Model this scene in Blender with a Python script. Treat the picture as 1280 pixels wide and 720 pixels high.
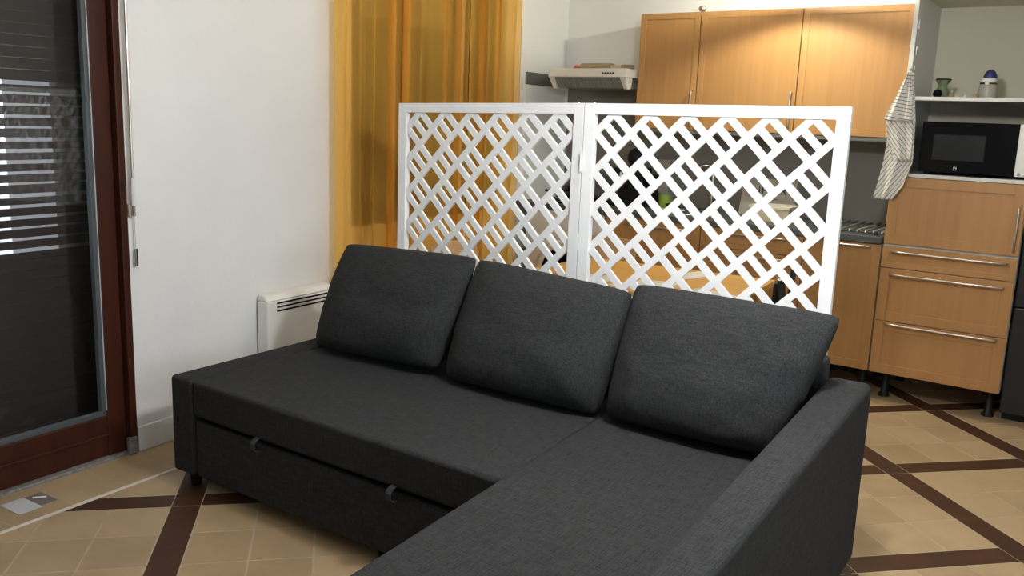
import bpy, bmesh, math, random
from mathutils import Vector, Matrix, noise
random.seed(7)
C = bpy.context.scene.collection
for o in list(bpy.data.objects): bpy.data.objects.remove(o)
R = math.radians
# ------------------------------------------------------------------ camera
p, r, k = R(10.882), R(2.115), R(34.85)
f0 = Vector((0, math.cos(p), -math.sin(p))); x0 = Vector((1, 0, 0)); u0 = x0.cross(f0)
xr = math.cos(r)*x0+math.sin(r)*u0; ur = -math.sin(r)*x0+math.cos(r)*u0
RZ = Matrix.Rotation(k, 3, 'Z')
xr, ur, f0 = RZ@xr, RZ@ur, RZ@f0
cd = bpy.data.cameras.new('camera'); cam = bpy.data.objects.new('camera', cd); C.objects.link(cam)
cam.matrix_world = Matrix.Translation((0, 0, 1.45)) @ Matrix((xr, ur, -f0)).transposed().to_4x4()
cd.sensor_width = 36; cd.lens = 1112.4/1280*36; cd.clip_start = 0.02
bpy.context.scene.camera = cam
# ------------------------------------------------------------------ world, lights, exposure
sc = bpy.context.scene
sc.view_settings.view_transform = 'Standard'; sc.view_settings.look = 'None'
sc.view_settings.gamma = 1; sc.view_settings.use_curve_mapping = False
sc.view_settings.exposure = 0.0
w = bpy.data.worlds.new('world'); sc.world = w; w.use_nodes = True
nt = w.node_tree; bg = nt.nodes['Background']
sky = nt.nodes.new('ShaderNodeTexSky'); sky.sky_type = 'HOSEK_WILKIE'; sky.turbidity = 4
sky.sun_direction = (0.3, -0.6, 0.75)
hs = nt.nodes.new('ShaderNodeHueSaturation'); hs.inputs['Saturation'].default_value = .55
nt.links.new(sky.outputs[0], hs.inputs['Color']); nt.links.new(hs.outputs[0], bg.inputs[0]); bg.inputs[1].default_value = 26.0

def light(name, kind, loc, energy, col, **kw):
    d = bpy.data.lights.new(name, kind); d.energy = energy; d.color = col
    for a, b in kw.items(): setattr(d, a, b)
    o = bpy.data.objects.new(name, d); C.objects.link(o); o.location = loc
    return o
def aim(o, t): o.rotation_euler = (Vector(t)-o.location).to_track_quat('-Z', 'Y').to_euler()
# daylight entering through the window in the right-hand wall, and the room's ceiling lamp
dl = light('window_daylight', 'AREA', (2.15, 0.9, 1.45), 20, (0.78, 0.93, 1.0), shape='RECTANGLE', size=1.7, size_y=1.4); aim(dl, (-3, 0.9, 1.45))
rl = light('ceiling_lamp_light', 'POINT', (-.70, 2.05, 2.00), 104, (.985, 0.985, 1.0), shadow_soft_size=0.10)
# ------------------------------------------------------------------ helpers
def tag(o, label=None, cat=None, group=None, kind=None):
    if label: o['label'] = label
    if cat: o['category'] = cat
    if group: o['group'] = group
    if kind: o['kind'] = kind
    return o
def thing(name, loc, label, cat, group=None):
    o = bpy.data.objects.new(name, None); C.objects.link(o); o.location = loc; o.empty_display_size = .05
    return tag(o, label, cat, group)
def wpos(o):
    v = Vector((0, 0, 0))
    while o: v += o.location; o = o.parent
    return v
class MB:
    def __init__(s): s.v = []; s.f = []; s.sm = []; s.M = None
    def add(s, vs, fs, smooth=False):
        b = len(s.v)
        s.v += [tuple(s.M(Vector(q))) if s.M else tuple(q) for q in vs]
        s.f += [tuple(b+i for i in f) for f in fs]; s.sm += [smooth]*len(fs)
        return s
    def box(s, a, b):
        (x0, y0, z0), (x1, y1, z1) = a, b
        if x0 > x1: x0, x1 = x1, x0
        if y0 > y1: y0, y1 = y1, y0
        if z0 > z1: z0, z1 = z1, z0
        return s.add([(x0,y0,z0),(x1,y0,z0),(x1,y1,z0),(x0,y1,z0),(x0,y0,z1),(x1,y0,z1),(x1,y1,z1),(x0,y1,z1)],
                     [(0,3,2,1),(4,5,6,7),(0,1,5,4),(1,2,6,5),(2,3,7,6),(3,0,4,7)])
    def prism(s, poly, z0, z1):       # poly: list of (x,y) ccw
        n = len(poly)
        vs = [(x, y, z0) for x, y in poly]+[(x, y, z1) for x, y in poly]
        return s.add(vs, [tuple(range(n-1, -1, -1)), tuple(range(n, 2*n))]+[(i, (i+1) % n, n+(i+1) % n, n+i) for i in range(n)])
    def hexa(s, bot, top):            # 4 bottom pts, 4 top pts ccw
        return s.add(list(bot)+list(top), [(0,3,2,1),(4,5,6,7),(0,1,5,4),(1,2,6,5),(2,3,7,6),(3,0,4,7)])
    def tube(s, pts, r, n=8, cap=True, r2=None):
        pts = [Vector(q) for q in pts]; L = len(pts); vs = []; up = None
        for i, q in enumerate(pts):
            d = (pts[min(i+1, L-1)]-pts[max(i-1, 0)]).normalized()
            if up is None:
                up = d.cross(Vector((0, 0, 1)))
                if up.length < 1e-3: up = Vector((1, 0, 0))
            up = (up-d*up.dot(d)).normalized(); w_ = d.cross(up)
            rr = r if r2 is None else r+(r2-r)*i/(L-1)
            vs += [q+rr*(math.cos(2*math.pi*j/n)*up+math.sin(2*math.pi*j/n)*w_) for j in range(n)]
        fs = [(i*n+j, i*n+(j+1) % n, (i+1)*n+(j+1) % n, (i+1)*n+j) for i in range(L-1) for j in range(n)]
        s.add(vs, fs, True)
        if cap: 
            s.add(vs[:n], [tuple(range(n-1, -1, -1))]); s.add(vs[-n:], [tuple(range(n))])
        return s
    def lathe(s, c, prof, n=24, axis='z', wob=None):
        c = Vector(c); vs = []
        for r_, h in prof:
            for j in range(n):
                a = 2*math.pi*j/n; rr = r_*(1+(wob(a, h) if wob else 0))
                q = (rr*math.cos(a), rr*math.sin(a), h)
                if axis == 'y': q = (q[0], q[2], q[1])
                if axis == 'x': q = (q[2], q[0], q[1])
                vs.append(c+Vector(q))
        L = len(prof)
        s.add(vs, [(i*n+j, i*n+(j+1) % n, (i+1)*n+(j+1) % n, (i+1)*n+j) for i in range(L-1) for j in range(n)], True)
        s.add(vs[:n], [tuple(range(n-1, -1, -1))]); s.add(vs[-n:], [tuple(range(n))])
        return s
    def build(s, name, mat, parent=None, bevel=0, seg=2, label=None, smooth=None):
        me = bpy.data.meshes.new(name)
        off = wpos(parent) if parent else Vector((0, 0, 0))
        org = Vector((0, 0, 0))
        if not parent:
            xs = list(zip(*s.v)); org = Vector(((min(xs[0])+max(xs[0]))/2, (min(xs[1])+max(xs[1]))/2, min(xs[2])))
        sub = off+org
        me.from_pydata([tuple(Vector(q)-sub) for q in s.v], [], s.f)
        me.polygons.foreach_set('use_smooth', [bool(b) if smooth is None else smooth for b in s.sm])
        bm = bmesh.new(); bm.from_mesh(me); bmesh.ops.recalc_face_normals(bm, faces=bm.faces); bm.to_mesh(me); bm.free()
        me.materials.append(mat)
        o = bpy.data.objects.new(name, me); C.objects.link(o)
        if parent: o.parent = parent
        else: o.location = org
        if bevel:
            m = o.modifiers.new('bevel', 'BEVEL'); m.width = bevel; m.segments = seg; m.limit_method = 'ANGLE'; m.angle_limit = R(40)
            if seg > 2:
                me.polygons.foreach_set('use_smooth', [True]*len(me.polygons))
                wn = o.modifiers.new('wn', 'WEIGHTED_NORMAL'); wn.keep_sharp = False
        if label: o['label'] = label
        return o
def BX(name, a, b, mat, parent=None, bevel=0, **kw): return MB().box(a, b).build(name, mat, parent, bevel, **kw)
# ------------------------------------------------------------------ materials
def mat(name, col, rough=.5, metal=0, spec=.5, var=None, scale=(1,1,1), vscale=5, detail=4, bump=0, bscale=None, bdist=.002, **kw):
    m = bpy.data.materials.new(name); m.use_nodes = True; n = m.node_tree.nodes; l = m.node_tree.links
    b = n['Principled BSDF']; b.inputs['Base Color'].default_value = (*col, 1); b.inputs['Roughness'].default_value = rough
    b.inputs['Metallic'].default_value = metal; b.inputs['Specular IOR Level'].default_value = spec
    for a, v in kw.items(): b.inputs[a.replace('_', ' ')].default_value = v
    if var or bump:
        tc = n.new('ShaderNodeTexCoord'); mp = n.new('ShaderNodeMapping'); mp.inputs['Scale'].default_value = scale
        geo = n.new('ShaderNodeNewGeometry'); l.new(geo.outputs['Position'], mp.inputs[0])
        nz = n.new('ShaderNodeTexNoise'); nz.inputs['Scale'].default_value = vscale; nz.inputs['Detail'].default_value = detail
        l.new(mp.outputs[0], nz.inputs[0])
    if var:
        cr = n.new('ShaderNodeValToRGB'); cr.color_ramp.elements[0].position = .3; cr.color_ramp.elements[1].position = .7
        cr.color_ramp.elements[0].color = (*var, 1); cr.color_ramp.elements[1].color = (*col, 1)
        l.new(nz.outputs[0], cr.inputs[0]); l.new(cr.outputs[0], b.inputs['Base Color'])
    if bump:
        nb = n.new('ShaderNodeTexNoise'); nb.inputs['Scale'].default_value = bscale or vscale; nb.inputs['Detail'].default_value = 3
        l.new(mp.outputs[0], nb.inputs[0])
        bp = n.new('ShaderNodeBump'); bp.inputs['Strength'].default_value = bump; bp.inputs['Distance'].default_value = bdist
        l.new(nb.outputs[0], bp.inputs['Height']); l.new(bp.outputs[0], b.inputs['Normal'])
    return m
M_wall = mat('white_paint', (.80,.79,.765), .85, var=(.76,.75,.73), vscale=2.5, bump=.3, bscale=40)
M_ceil = mat('ceiling_paint', (.80,.79,.77), .9)
M_board = mat('baseboard_white', (.74,.75,.76), .55)
M_grout = mat('cream_grout', (.50,.41,.29), .9, var=(.40,.32,.22), vscale=14)
M_white_line = mat('pale_joint', (.66,.60,.52), .8)
M_strip = mat('dark_stained_wood', (.070,.027,.010), .5, spec=.3, var=(.040,.016,.007), vscale=3, scale=(3,3,1), detail=8, bump=.2, bscale=60)
M_door = mat('mahogany_wood', (.058,.014,.005), .5, spec=.2, var=(.032,.009,.005), vscale=2.2, scale=(12,12,.9), detail=6, bump=.15, bscale=20)
M_beech = mat('beech_veneer', (.42,.225,.082), .42, var=(.37,.188,.064), vscale=2.2, scale=(14,14,.7), detail=8)
M_beech_h = mat('beech_frame', (.58,.335,.15), .42, var=(.53,.295,.125), vscale=2.2, scale=(10,10,.9), detail=6)
M_beechlight = mat('light_beech', (.62,.42,.24), .5, var=(.56,.36,.19), vscale=3, scale=(1,8,8))
M_melamine = mat('white_melamine', (.66,.66,.62), .5)
M_cab_in = mat('cabinet_grey_white', (.62,.59,.46), .6)
M_steel = mat('brushed_steel', (.62,.58,.52), .28, 1)
M_chrome = mat('chrome', (.7,.7,.7), .12, 1)
M_black = mat('black_plastic', (.008,.008,.009), .5, spec=.25)
M_blackgloss = mat('black_gloss', (.004,.004,.005), .10, spec=.12)
M_blackmetal = mat('black_tube_metal', (.01,.01,.011), .4)
M_fridge = mat('black_fridge_enamel', (.009,.009,.010), .45)
M_slate = mat('dark_slate_laminate', (.075,.08,.078), .45, var=(.05,.055,.055), vscale=60)
M_backs = mat('grey_backsplash', (.21,.195,.165), .6, var=(.18,.17,.145), vscale=1.5)
M_backs_d = mat('dark_grey_band', (.13,.13,.12), .6, var=(.11,.11,.10), vscale=6)
M_screen = mat('white_painted_slats', (.90,.90,.88), .45, var=(.83,.84,.85), vscale=9, bump=.15, bscale=30)
M_enamel = mat('white_enamel', (.74,.73,.69), .35)
M_hood = mat('hood_enamel', (.78,.79,.74), .45)
M_filter = mat('hood_filter_mesh', (.26,.27,.23), .6)
M_radi = mat('radiator_enamel', (.76,.74,.70), .35)
M_card = mat('brown_card', (.33,.25,.15), .8, var=(.28,.21,.12), vscale=10)
M_cardl = mat('pale_card', (.48,.42,.30), .8)
M_orange = mat('orange_skin', (.62,.16,.05), .5)
M_table = mat('honey_table_top', (.66,.36,.09), .4, var=(.60,.31,.07), vscale=3, scale=(1,8,1))
M_mat = mat('white_placemat', (.66,.63,.56), .7)
M_yellow = mat('honey_mat', (.66,.36,.09), .5)
M_green = mat('green_glaze', (.16,.20,.12), .3)
M_greenjar = mat('green_label', (.20,.30,.04), .4)
M_blue = mat('navy_glaze', (.02,.025,.14), .4)
M_clay = mat('beige_clay', (.34,.27,.18), .6)
M_pale = mat('pale_shell', (.66,.62,.50), .4)
M_grey = mat('aluminium_seal', (.065,.075,.08), .5)
M_bead = mat('glazing_bead', (.42,.44,.43), .5)
M_whiteplastic = mat('white_plastic', (.76,.75,.71), .4)
M_shutter = mat('dark_shutter_slat', (.07,.045,.035), .6, var=(.05,.032,.026), vscale=5)
M_shbox = mat('shutter_box_paint', (.15,.14,.12), .7)
M_ground = mat('pale_terrace_paving', (.62,.60,.56), .9, var=(.55,.53,.5), vscale=2)
M_outer = mat('outside_render', (.25,.22,.2), .9)
M_grime = mat('grimy_metal', (.13,.12,.11), .6, var=(.28,.26,.24), vscale=45)
M_paper = mat('grey_white_paper', (.50,.51,.51), .6)
M_darkpaper = mat('dark_scrap', (.15,.13,.12), .6)
M_ink = mat('black_ink', (.02,.018,.016), .7)
M_boxprint = mat('printed_box_card', (.36,.33,.28), .8)
M_lid = mat('dark_pan', (.01,.01,.011), .25)
# beige floor tiles: colour differs tile by tile
def tile_mat():
    m = mat('terracotta_beige_tile', (.42,.31,.19), .45, bump=.25, bscale=25, vscale=4)
    n = m.node_tree.nodes; l = m.node_tree.links; b = n['Principled BSDF']
    geo = n.new('ShaderNodeNewGeometry'); oi = n.new('ShaderNodeObjectInfo')
    nz = n.new('ShaderNodeTexNoise'); nz.inputs['Scale'].default_value = 5; nz.inputs['Detail'].default_value = 5; l.new(geo.outputs['Position'], nz.inputs[0])
    a = n.new('ShaderNodeMath'); a.operation = 'MULTIPLY_ADD'; a.inputs[1].default_value = .5; l.new(oi.outputs['Random'], a.inputs[0]); l.new(nz.outputs[0], a.inputs[2])
    cr = n.new('ShaderNodeValToRGB'); cr.color_ramp.elements[0].position = .35; cr.color_ramp.elements[1].position = .95
    cr.color_ramp.elements[0].color = (.31,.215,.115,1); cr.color_ramp.elements[1].color = (.43,.305,.17,1)
    l.new(a.outputs[0], cr.inputs[0]); l.new(cr.outputs[0], b.inputs['Base Color'])
    return m
M_tile = tile_mat()
# woven sofa cloth: warp and weft streaks
def fabric_mat():
    m = bpy.data.materials.new('charcoal_weave'); m.use_nodes = True; n = m.node_tree.nodes; l = m.node_tree.links
    b = n['Principled BSDF']; b.inputs['Roughness'].default_value = .95; b.inputs['Specular IOR Level'].default_value = .15
    b.inputs['Sheen Weight'].default_value = 0
    geo = n.new('ShaderNodeNewGeometry'); outs = []
    for s in ((18, 310, 310), (310, 18, 310), (290, 290, 20)):
        mp = n.new('ShaderNodeMapping'); mp.inputs['Scale'].default_value = s; l.new(geo.outputs['Position'], mp.inputs[0])
        z = n.new('ShaderNodeTexNoise'); z.inputs['Scale'].default_value = 1; z.inputs['Detail'].default_value = 2; l.new(mp.outputs[0], z.inputs[0]); outs.append(z)
    a1 = n.new('ShaderNodeMath'); l.new(outs[0].outputs[0], a1.inputs[0]); l.new(outs[1].outputs[0], a1.inputs[1])
    a2 = n.new('ShaderNodeMath'); l.new(a1.outputs[0], a2.inputs[0]); l.new(outs[2].outputs[0], a2.inputs[1])
    d = n.new('ShaderNodeMath'); d.operation = 'DIVIDE'; d.inputs[1].default_value = 3; l.new(a2.outputs[0], d.inputs[0])
    cr = n.new('ShaderNodeValToRGB'); cr.color_ramp.elements[0].position = .40; cr.color_ramp.elements[1].position = .60
    cr.color_ramp.elements[0].color = (.018,.0183,.0188,1); cr.color_ramp.elements[1].color = (.041,.041,.0412,1)
    l.new(d.outputs[0], cr.inputs[0]); l.new(cr.outputs[0], b.inputs['Base Color'])
    bp = n.new('ShaderNodeBump'); bp.inputs['Strength'].default_value = .35; bp.inputs['Distance'].default_value = .002
    l.new(d.outputs[0], bp.inputs['Height']); l.new(bp.outputs[0], b.inputs['Normal'])
    return m
M_fab = fabric_mat()
M_tab = mat('pull_tab_webbing', (.026,.027,.029), .8)
def glass_mat(name, tint, ior=1.5):
    m = bpy.data.materials.new(name); m.use_nodes = True; n = m.node_tree.nodes; l = m.node_tree.links
    n.remove(n['Principled BSDF']); out = n['Material Output']
    t = n.new('ShaderNodeBsdfTransparent'); t.inputs[0].default_value = (*tint, 1)
    g = n.new('ShaderNodeBsdfGlossy'); g.inputs['Roughness'].default_value = 0.0; g.inputs[0].default_value = (1, 1, 1, 1)
    fr = n.new('ShaderNodeFresnel'); fr.inputs[0].default_value = ior
    mx = n.new('ShaderNodeMixShader'); l.new(fr.outputs[0], mx.inputs[0]); l.new(t.outputs[0], mx.inputs[1]); l.new(g.outputs[0], mx.inputs[2])
    l.new(mx.outputs[0], out.inputs[0]); return m
M_glass = glass_mat('door_glass', (.86,.88,.88), 1.36)
M_glass2 = glass_mat('clear_glass', (.9,.92,.9), 1.45)
def curtain_mat():
    m = bpy.data.materials.new('amber_organza'); m.use_nodes = True; n = m.node_tree.nodes; l = m.node_tree.links
    n.remove(n['Principled BSDF']); out = n['Material Output']
    t = n.new('ShaderNodeBsdfTransparent'); t.inputs[0].default_value = (1,.83,.52,1)
    d = n.new('ShaderNodeBsdfDiffuse'); tr = n.new('ShaderNodeBsdfTranslucent')
    geo = n.new('ShaderNodeNewGeometry'); mp = n.new('ShaderNodeMapping'); mp.inputs['Scale'].default_value = (9, 9, .6); l.new(geo.outputs['Position'], mp.inputs[0])
    nz = n.new('ShaderNodeTexNoise'); nz.inputs['Scale'].default_value = 1; nz.inputs['Detail'].default_value = 4; l.new(mp.outputs[0], nz.inputs[0])
    cr = n.new('ShaderNodeValToRGB'); cr.color_ramp.elements[0].color = (.82,.47,.085,1); cr.color_ramp.elements[1].color = (.92,.56,.13,1)
    cr.color_ramp.elements[0].position = .3; cr.color_ramp.elements[1].position = .7
    l.new(nz.outputs[0], cr.inputs[0]); l.new(cr.outputs[0], d.inputs[0]); l.new(cr.outputs[0], tr.inputs[0])
    a = n.new('ShaderNodeMixShader'); a.inputs[0].default_value = .25; l.new(d.outputs[0], a.inputs[1]); l.new(tr.outputs[0], a.inputs[2])
    mx = n.new('ShaderNodeMixShader'); mx.inputs[0].default_value = .48; l.new(t.outputs[0], mx.inputs[1]); l.new(a.outputs[0], mx.inputs[2])
    l.new(mx.outputs[0], out.inputs[0]); return m
M_curt = curtain_mat()
def towel_mat():
    m = bpy.data.materials.new('striped_towel'); m.use_nodes = True; n = m.node_tree.nodes; l = m.node_tree.links
    b = n['Principled BSDF']; b.inputs['Roughness'].default_value = .95
    uv = n.new('ShaderNodeUVMap'); sx = n.new('ShaderNodeSeparateXYZ'); l.new(uv.outputs[0], sx.inputs[0])
    mm = n.new('ShaderNodeMath'); mm.operation = 'FRACT'; l.new(sx.outputs[0], mm.inputs[0])
    cr = n.new('ShaderNodeValToRGB'); e = cr.color_ramp.elements
    e[0].position = .0; e[0].color = (.66,.64,.58,1); e[1].position = .66; e[1].color = (.66,.64,.58,1)
    for pp, c in ((.72,(.20,.20,.19,1)),(.88,(.20,.20,.19,1)),(.94,(.66,.64,.58,1))):
        q = e.new(pp); q.color = c
    l.new(mm.outputs[0], cr.inputs[0]); l.new(cr.outputs[0], b.inputs['Base Color']); return m
M_towel = towel_mat()
M_bulb = bpy.data.materials.new('lit_bulb'); M_bulb.use_nodes = True
_b = M_bulb.node_tree.nodes['Principled BSDF']; _b.inputs['Emission Color'].default_value = (1,.78,.5,1); _b.inputs['Emission Strength'].default_value = 12
# ------------------------------------------------------------------ the left wall's own frame (u along it, n out of it)
AW = R(3.34); W0 = Vector((-3.32, 2.035, 0)); UN = Vector((-math.sin(AW), math.cos(AW), 0)); NN = Vector((math.cos(AW), math.sin(AW), 0))
WL = lambda q: W0+UN*q[0]+NN*q[1]+Vector((0, 0, q[2]))
def WB(): m = MB(); m.M = WL; return m
YW = 5.66; CEIL = 2.55; UC = (YW-2.035)/math.cos(AW)
# walls --------------------------------------------------------------
D0, D1, DT = -1.75, 0.0, 2.18            # door opening along u
N0, N1, NB, NT = 1.33, 2.80, .838, 2.28    # window opening
wb = WB(); T = -.24
wb.box((-4.4, T, 0), (D0, 0, CEIL)); wb.box((D0, T, DT), (D1, 0, CEIL)); wb.box((D1, T, 0), (N0, 0, CEIL))
wb.box((N0, T, 0), (N1, 0, NB)); wb.box((N0, T, NT), (N1, 0, CEIL)); wb.box((N1, T, 0), (UC+.25, 0, CEIL))
tag(wb.build('wall_left', M_wall), kind='structure')
tag(MB().box((-3.9, YW, 0), (2.4, YW+.2, CEIL)).build('wall_kitchen', M_wall), kind='structure')
b = MB(); b.box((2.2, -2.4, 0), (2.4, 0.0, CEIL)); b.box((2.2, 1.8, 0), (2.4, YW, CEIL)); b.box((2.2, 0.0, 0), (2.4, 1.8, .7)); b.box((2.2, 0.0, 2.2), (2.4, 1.8, CEIL))
tag(b.build('wall_right', M_wall), kind='structure')
tag(MB().box((-3.5, -2.4, 0), (2.2, -2.2, CEIL)).build('wall_back', M_wall), kind='structure')
tag(MB().box((-4.0, -2.4, CEIL), (2.4, YW+.2, CEIL+.1)).build('ceiling', M_ceil), kind='structure')
w2 = tag(MB().box((2.28,0,.7),(2.36,.08,2.2)).box((2.28,1.72,.7),(2.36,1.8,2.2)).box((2.28,.08,.7),(2.36,1.72,.78)).box((2.28,.08,2.12),(2.36,1.72,2.2)).box((2.28,.87,.78),(2.36,.93,2.12)).build('window_2', M_whiteplastic), kind='structure')
BX('pane', (2.315,.08,.78), (2.325,1.72,2.12), M_glass2, w2)
# floor --------------------------------------------------------------
floor = tag(MB().box((-3.9, -2.4, -.12), (2.4, YW+.2, -.0010)).build('floor', M_grout), kind='structure')
FA = R(46.16); E1 = Vector((math.cos(FA), math.sin(FA))); E2 = Vector((-math.sin(FA), math.cos(FA)))
P1, P2, SW = .731, .7736, .106
C1, C2 = -.547, 3.281
def halfclip(poly, nrm, d):          # keep points with nrm.p >= d
    out = []
    for i in range(len(poly)):
        a, c = poly[i], poly[(i+1) % len(poly)]; da, dc = nrm.dot(a)-d, nrm.dot(c)-d
        if da >= 0: out.append(a)
        if da*dc < 0: out.append(a+(c-a)*(da/(da-dc)))
    return out
NN2 = Vector((NN.x, NN.y)); WD = NN2.dot(Vector((W0.x, W0.y)))
def diag_poly(a0, a1, b0, b1, lo=.292):
    poly = [E1*a+E2*bb for a, bb in ((a0, b0), (a1, b0), (a1, b1), (a0, b1))]
    for nrm, d in ((NN2, WD+lo), (Vector((-1, 0)), -2.19), (Vector((0, 1)), -2.19), (Vector((0, -1)), -(YW-.005))):
        if len(poly) < 3: return []
        poly = halfclip(poly, nrm, d)
    if len(poly) < 3: return []
    ar = abs(sum(poly[i].x*poly[(i+1) % len(poly)].y-poly[(i+1) % len(poly)].x*poly[i].y for i in range(len(poly))))/2
    return poly if ar > 2e-4 else []
def seen(c):                          # large enough and not hidden under the sofa or behind it
    v = Vector((c.x, c.y, -1.45)); d = v.dot(f0)
    if d < .3: return False
    px, py = 640+1112.4*v.dot(xr)/d, 360-1112.4*v.dot(ur)/d
    if not (-80 < px < 1360 and py < 800): return False
    if px < 470 and py > 560: return True
    return px > 1040 and py > 470
cells = []
for i in range(-9, 12):
    for j in range(-6, 9):
        for a in range(3):
            for bb in range(3):
                u0_, v0_ = C1+i*P1+SW/2, C2+j*P2+SW/2; du, dv = (P1-SW)/3, (P2-SW)/3; g = .0035
                cells.append(('tile', diag_poly(u0_+a*du+g, u0_+(a+1)*du-g, v0_+bb*dv+g, v0_+(bb+1)*dv-g)))
        cu, cv = C1+i*P1, C2+j*P2
        cells.append(('wood_strip', diag_poly(cu+SW/2+.001, cu+P1-SW/2-.001, cv-SW/2+.002, cv+SW/2-.002)))
        cells.append(('wood_strip', diag_poly(cu-SW/2+.002, cu+SW/2-.002, cv-SW/2+.002, cv+P2-SW/2-.001)))
u = -4.2
while u < UC:
    q = [WL((a, n_, 0)) for a, n_ in ((u+.003, .012), (u+.003, .268), (u+.217, .268), (u+.217, .012))]
    poly = [Vector((v.x, v.y)) for v in q][::-1]
    poly = halfclip(halfclip(poly, Vector((0, -1)), -(YW-.005)), Vector((0, 1)), -2.19)
    if len(poly) > 2: cells.append(('tile', poly))
    u += .22
rest = {'tile': MB(), 'wood_strip': MB()}; cnt = {'tile': 0, 'wood_strip': 0}
cells = [c for c in cells if len(c[1]) > 2]
cells.sort(key=lambda c: (sum(c[1], Vector((0, 0)))/len(c[1])).length)
for nm, poly in cells:
    c = sum(poly, Vector((0, 0)))/len(poly)
    m_ = M_tile if nm == 'tile' else M_strip; zt = 0.0 if nm == 'tile' else -.0005
    zt += random.uniform(-.0004, 0)
    if seen(c) and cnt[nm] < 290:
        cnt[nm] += 1; MB().prism([tuple(v) for v in poly], -.012, zt).build(nm, m_, floor)
    else: rest[nm].prism([tuple(v) for v in poly], -.012, zt)
for nm, m_ in (('tile', M_tile), ('wood_strip', M_strip)):
    tag(rest[nm].build(nm, m_, floor), kind='stuff')
print('tiles', cnt)
wb = WB(); wb.box((-4.2, .271, -.01), (UC, .289, .0008)); wb.build('joint_line', M_white_line, floor)
# baseboard, backsplash ------------------------------------------------
wb = WB(); wb.box((.0, 0, .001), (3.0, .012, .108)); tag(wb.build('baseboard_left', M_board, bevel=.002), kind='structure')
tag(MB().box((-3.50, YW-.012, .86), (-.5, YW, 1.70)).build('trim_1', M_backs), kind='structure')
wb = WB(); wb.box((3.06, 0, 1.67), (UC-.03, .012, 1.752)); tag(wb.build('trim_2', M_backs_d), kind='structure')
wb = WB(); wb.box((3.06, 0, .86), (UC-.03, .010, 1.668)); tag(wb.build('trim_3', M_whiteplastic), kind='structure')
# ------------------------------------------------------------------ sliding door, glass, shutter outside
e = thing('door_1', WL((-.9, -.06, 0)), 'tall glazed balcony door in a dark red mahogany frame', 'door'); e['kind'] = 'structure'; 
def wbox(name, a, b_, m, par, bevel=.003, **kw): q = WB(); q.box(a, b_); return q.build(name, m, par, bevel, **kw)
wbox('jamb', (-.035, -.10, .0), (-.004, .012, DT-.002), M_door, e)
wbox('jamb', (D0+.004, -.10, .0), (D0+.05, .012, DT-.002), M_door, e)
wbox('head', (D0+.05, -.10, DT-.05), (-.035, .012, DT-.002), M_door, e)
wbox('stile', (-.118, -.075, .0), (-.0355, -.02, DT-.05), M_door, e, .006)
wbox('stile', (-.985, -.075, .0), (-.885, -.02, DT-.05), M_door, e, .006)
wbox('stile', (-1.70, -.075, .0), (-1.60, -.02, DT-.05), M_door, e, .006)
for a, b_ in ((-.885, -.118), (-1.60, -.985)):
    wbox('bottom_rail', (a, -.074, .0125), (b_, -.022, .185), M_door, e, .006)
    wbox('top_rail', (a, -.074, DT-.14), (b_, -.022, DT-.05), M_door, e, .006)
    wbox('glass_pane', (a+.01, -.056, .19), (b_-.01, -.052, DT-.145), M_glass, e, 0)
    wbox('glazing_bead', (b_-.004, -.0235, .21), (b_, -.019, DT-.14), M_bead, e, 0)
    for q in (((b_-.020, -.05, .185), (b_, -.024, DT-.14)), ((a, -.05, .185), (a+.020, -.024, DT-.14)), ((a, -.05, .185), (b_, -.024, .205))):
        wbox('glass_seal', q[0], q[1], M_grey, e, .002)
wbox('moulding', (-.885, -.0225, .10), (-.118, -.014, .112), M_door, e, .003)
wbox('sill', (D0+.05, -.12, 0), (-.035, .006, .012), M_grime, e)
wbox('latch_hole', (-.030, .0115, 1.105), (-.020, .014, 1.145), M_black, e, 0, label='small black latch hole with steel keeper')
wbox('bottom_guide', (-.05, .0, .0), (-.012, .020, .075), M_grime, e, .003, label='grimy metal floor guide')
sh = thing('roller_shutter', WL((-.9, -.2, 0)), 'closed dark brown roller shutter outside the balcony door with daylight between slats', 'shutter')
z = .03; 
while z < DT-.02:
    gap = random.uniform(.008, .016) if .80 < z < 1.49 else .0012
    wbox('slat', (D0+.02, -.212, z), (-.012, -.20, z+.0425-gap), M_shutter, sh, 0); z += .0425
wbox('guide_rail', (D0+.005, -.235, 0.002), (D0+.05, -.213, DT), M_outer, sh, 0)
tag(MB().box((-30,-25,-.3),(-4.0,30,-.15)).build('ground', M_ground), kind='structure')
wb = WB(); wb.box((-.165, -.55, 0), (.3, -.2415, 3.2)).box((-.165, -.2415, 0), (-.004, -.214, DT-.004)); tag(wb.build('daylight_blocker', M_outer), kind='structure')  # unseen pillar added outside to cut off daylight in the slits and stop leaks
# ------------------------------------------------------------------ window behind the curtain
e = thing('window_1', WL((2.1, -.1, NB)), 'dark shuttered window behind the amber curtains', 'window'); e['kind'] = 'structure'
for a, b_ in (((N0, -.10, NB), (N0+.05, -.04, NT)), ((N1-.05, -.10, NB), (N1, -.04, NT)), ((2.36, -.098, NB+.05), (2.39, -.038, NT-.05))): wbox('window_frame', a, b_, M_whiteplastic if a[0] > 2 and a[0] < 2.5 else M_door, e)  # centre mullion is white to stand in for the slit of daylight
wbox('window_frame', (N0+.05, -.10, NB), (N1-.05, -.04, NB+.05), M_door, e); wbox('window_frame', (N0+.05, -.10, NT-.05), (N1-.05, -.04, NT), M_door, e)
wbox('pane', (N0+.05, -.072, NB+.05), (2.36, -.068, NT-.05), M_glass, e, 0); wbox('pane', (2.39, -.072, NB+.05), (N1-.05, -.068, NT-.05), M_glass, e, 0)
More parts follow.
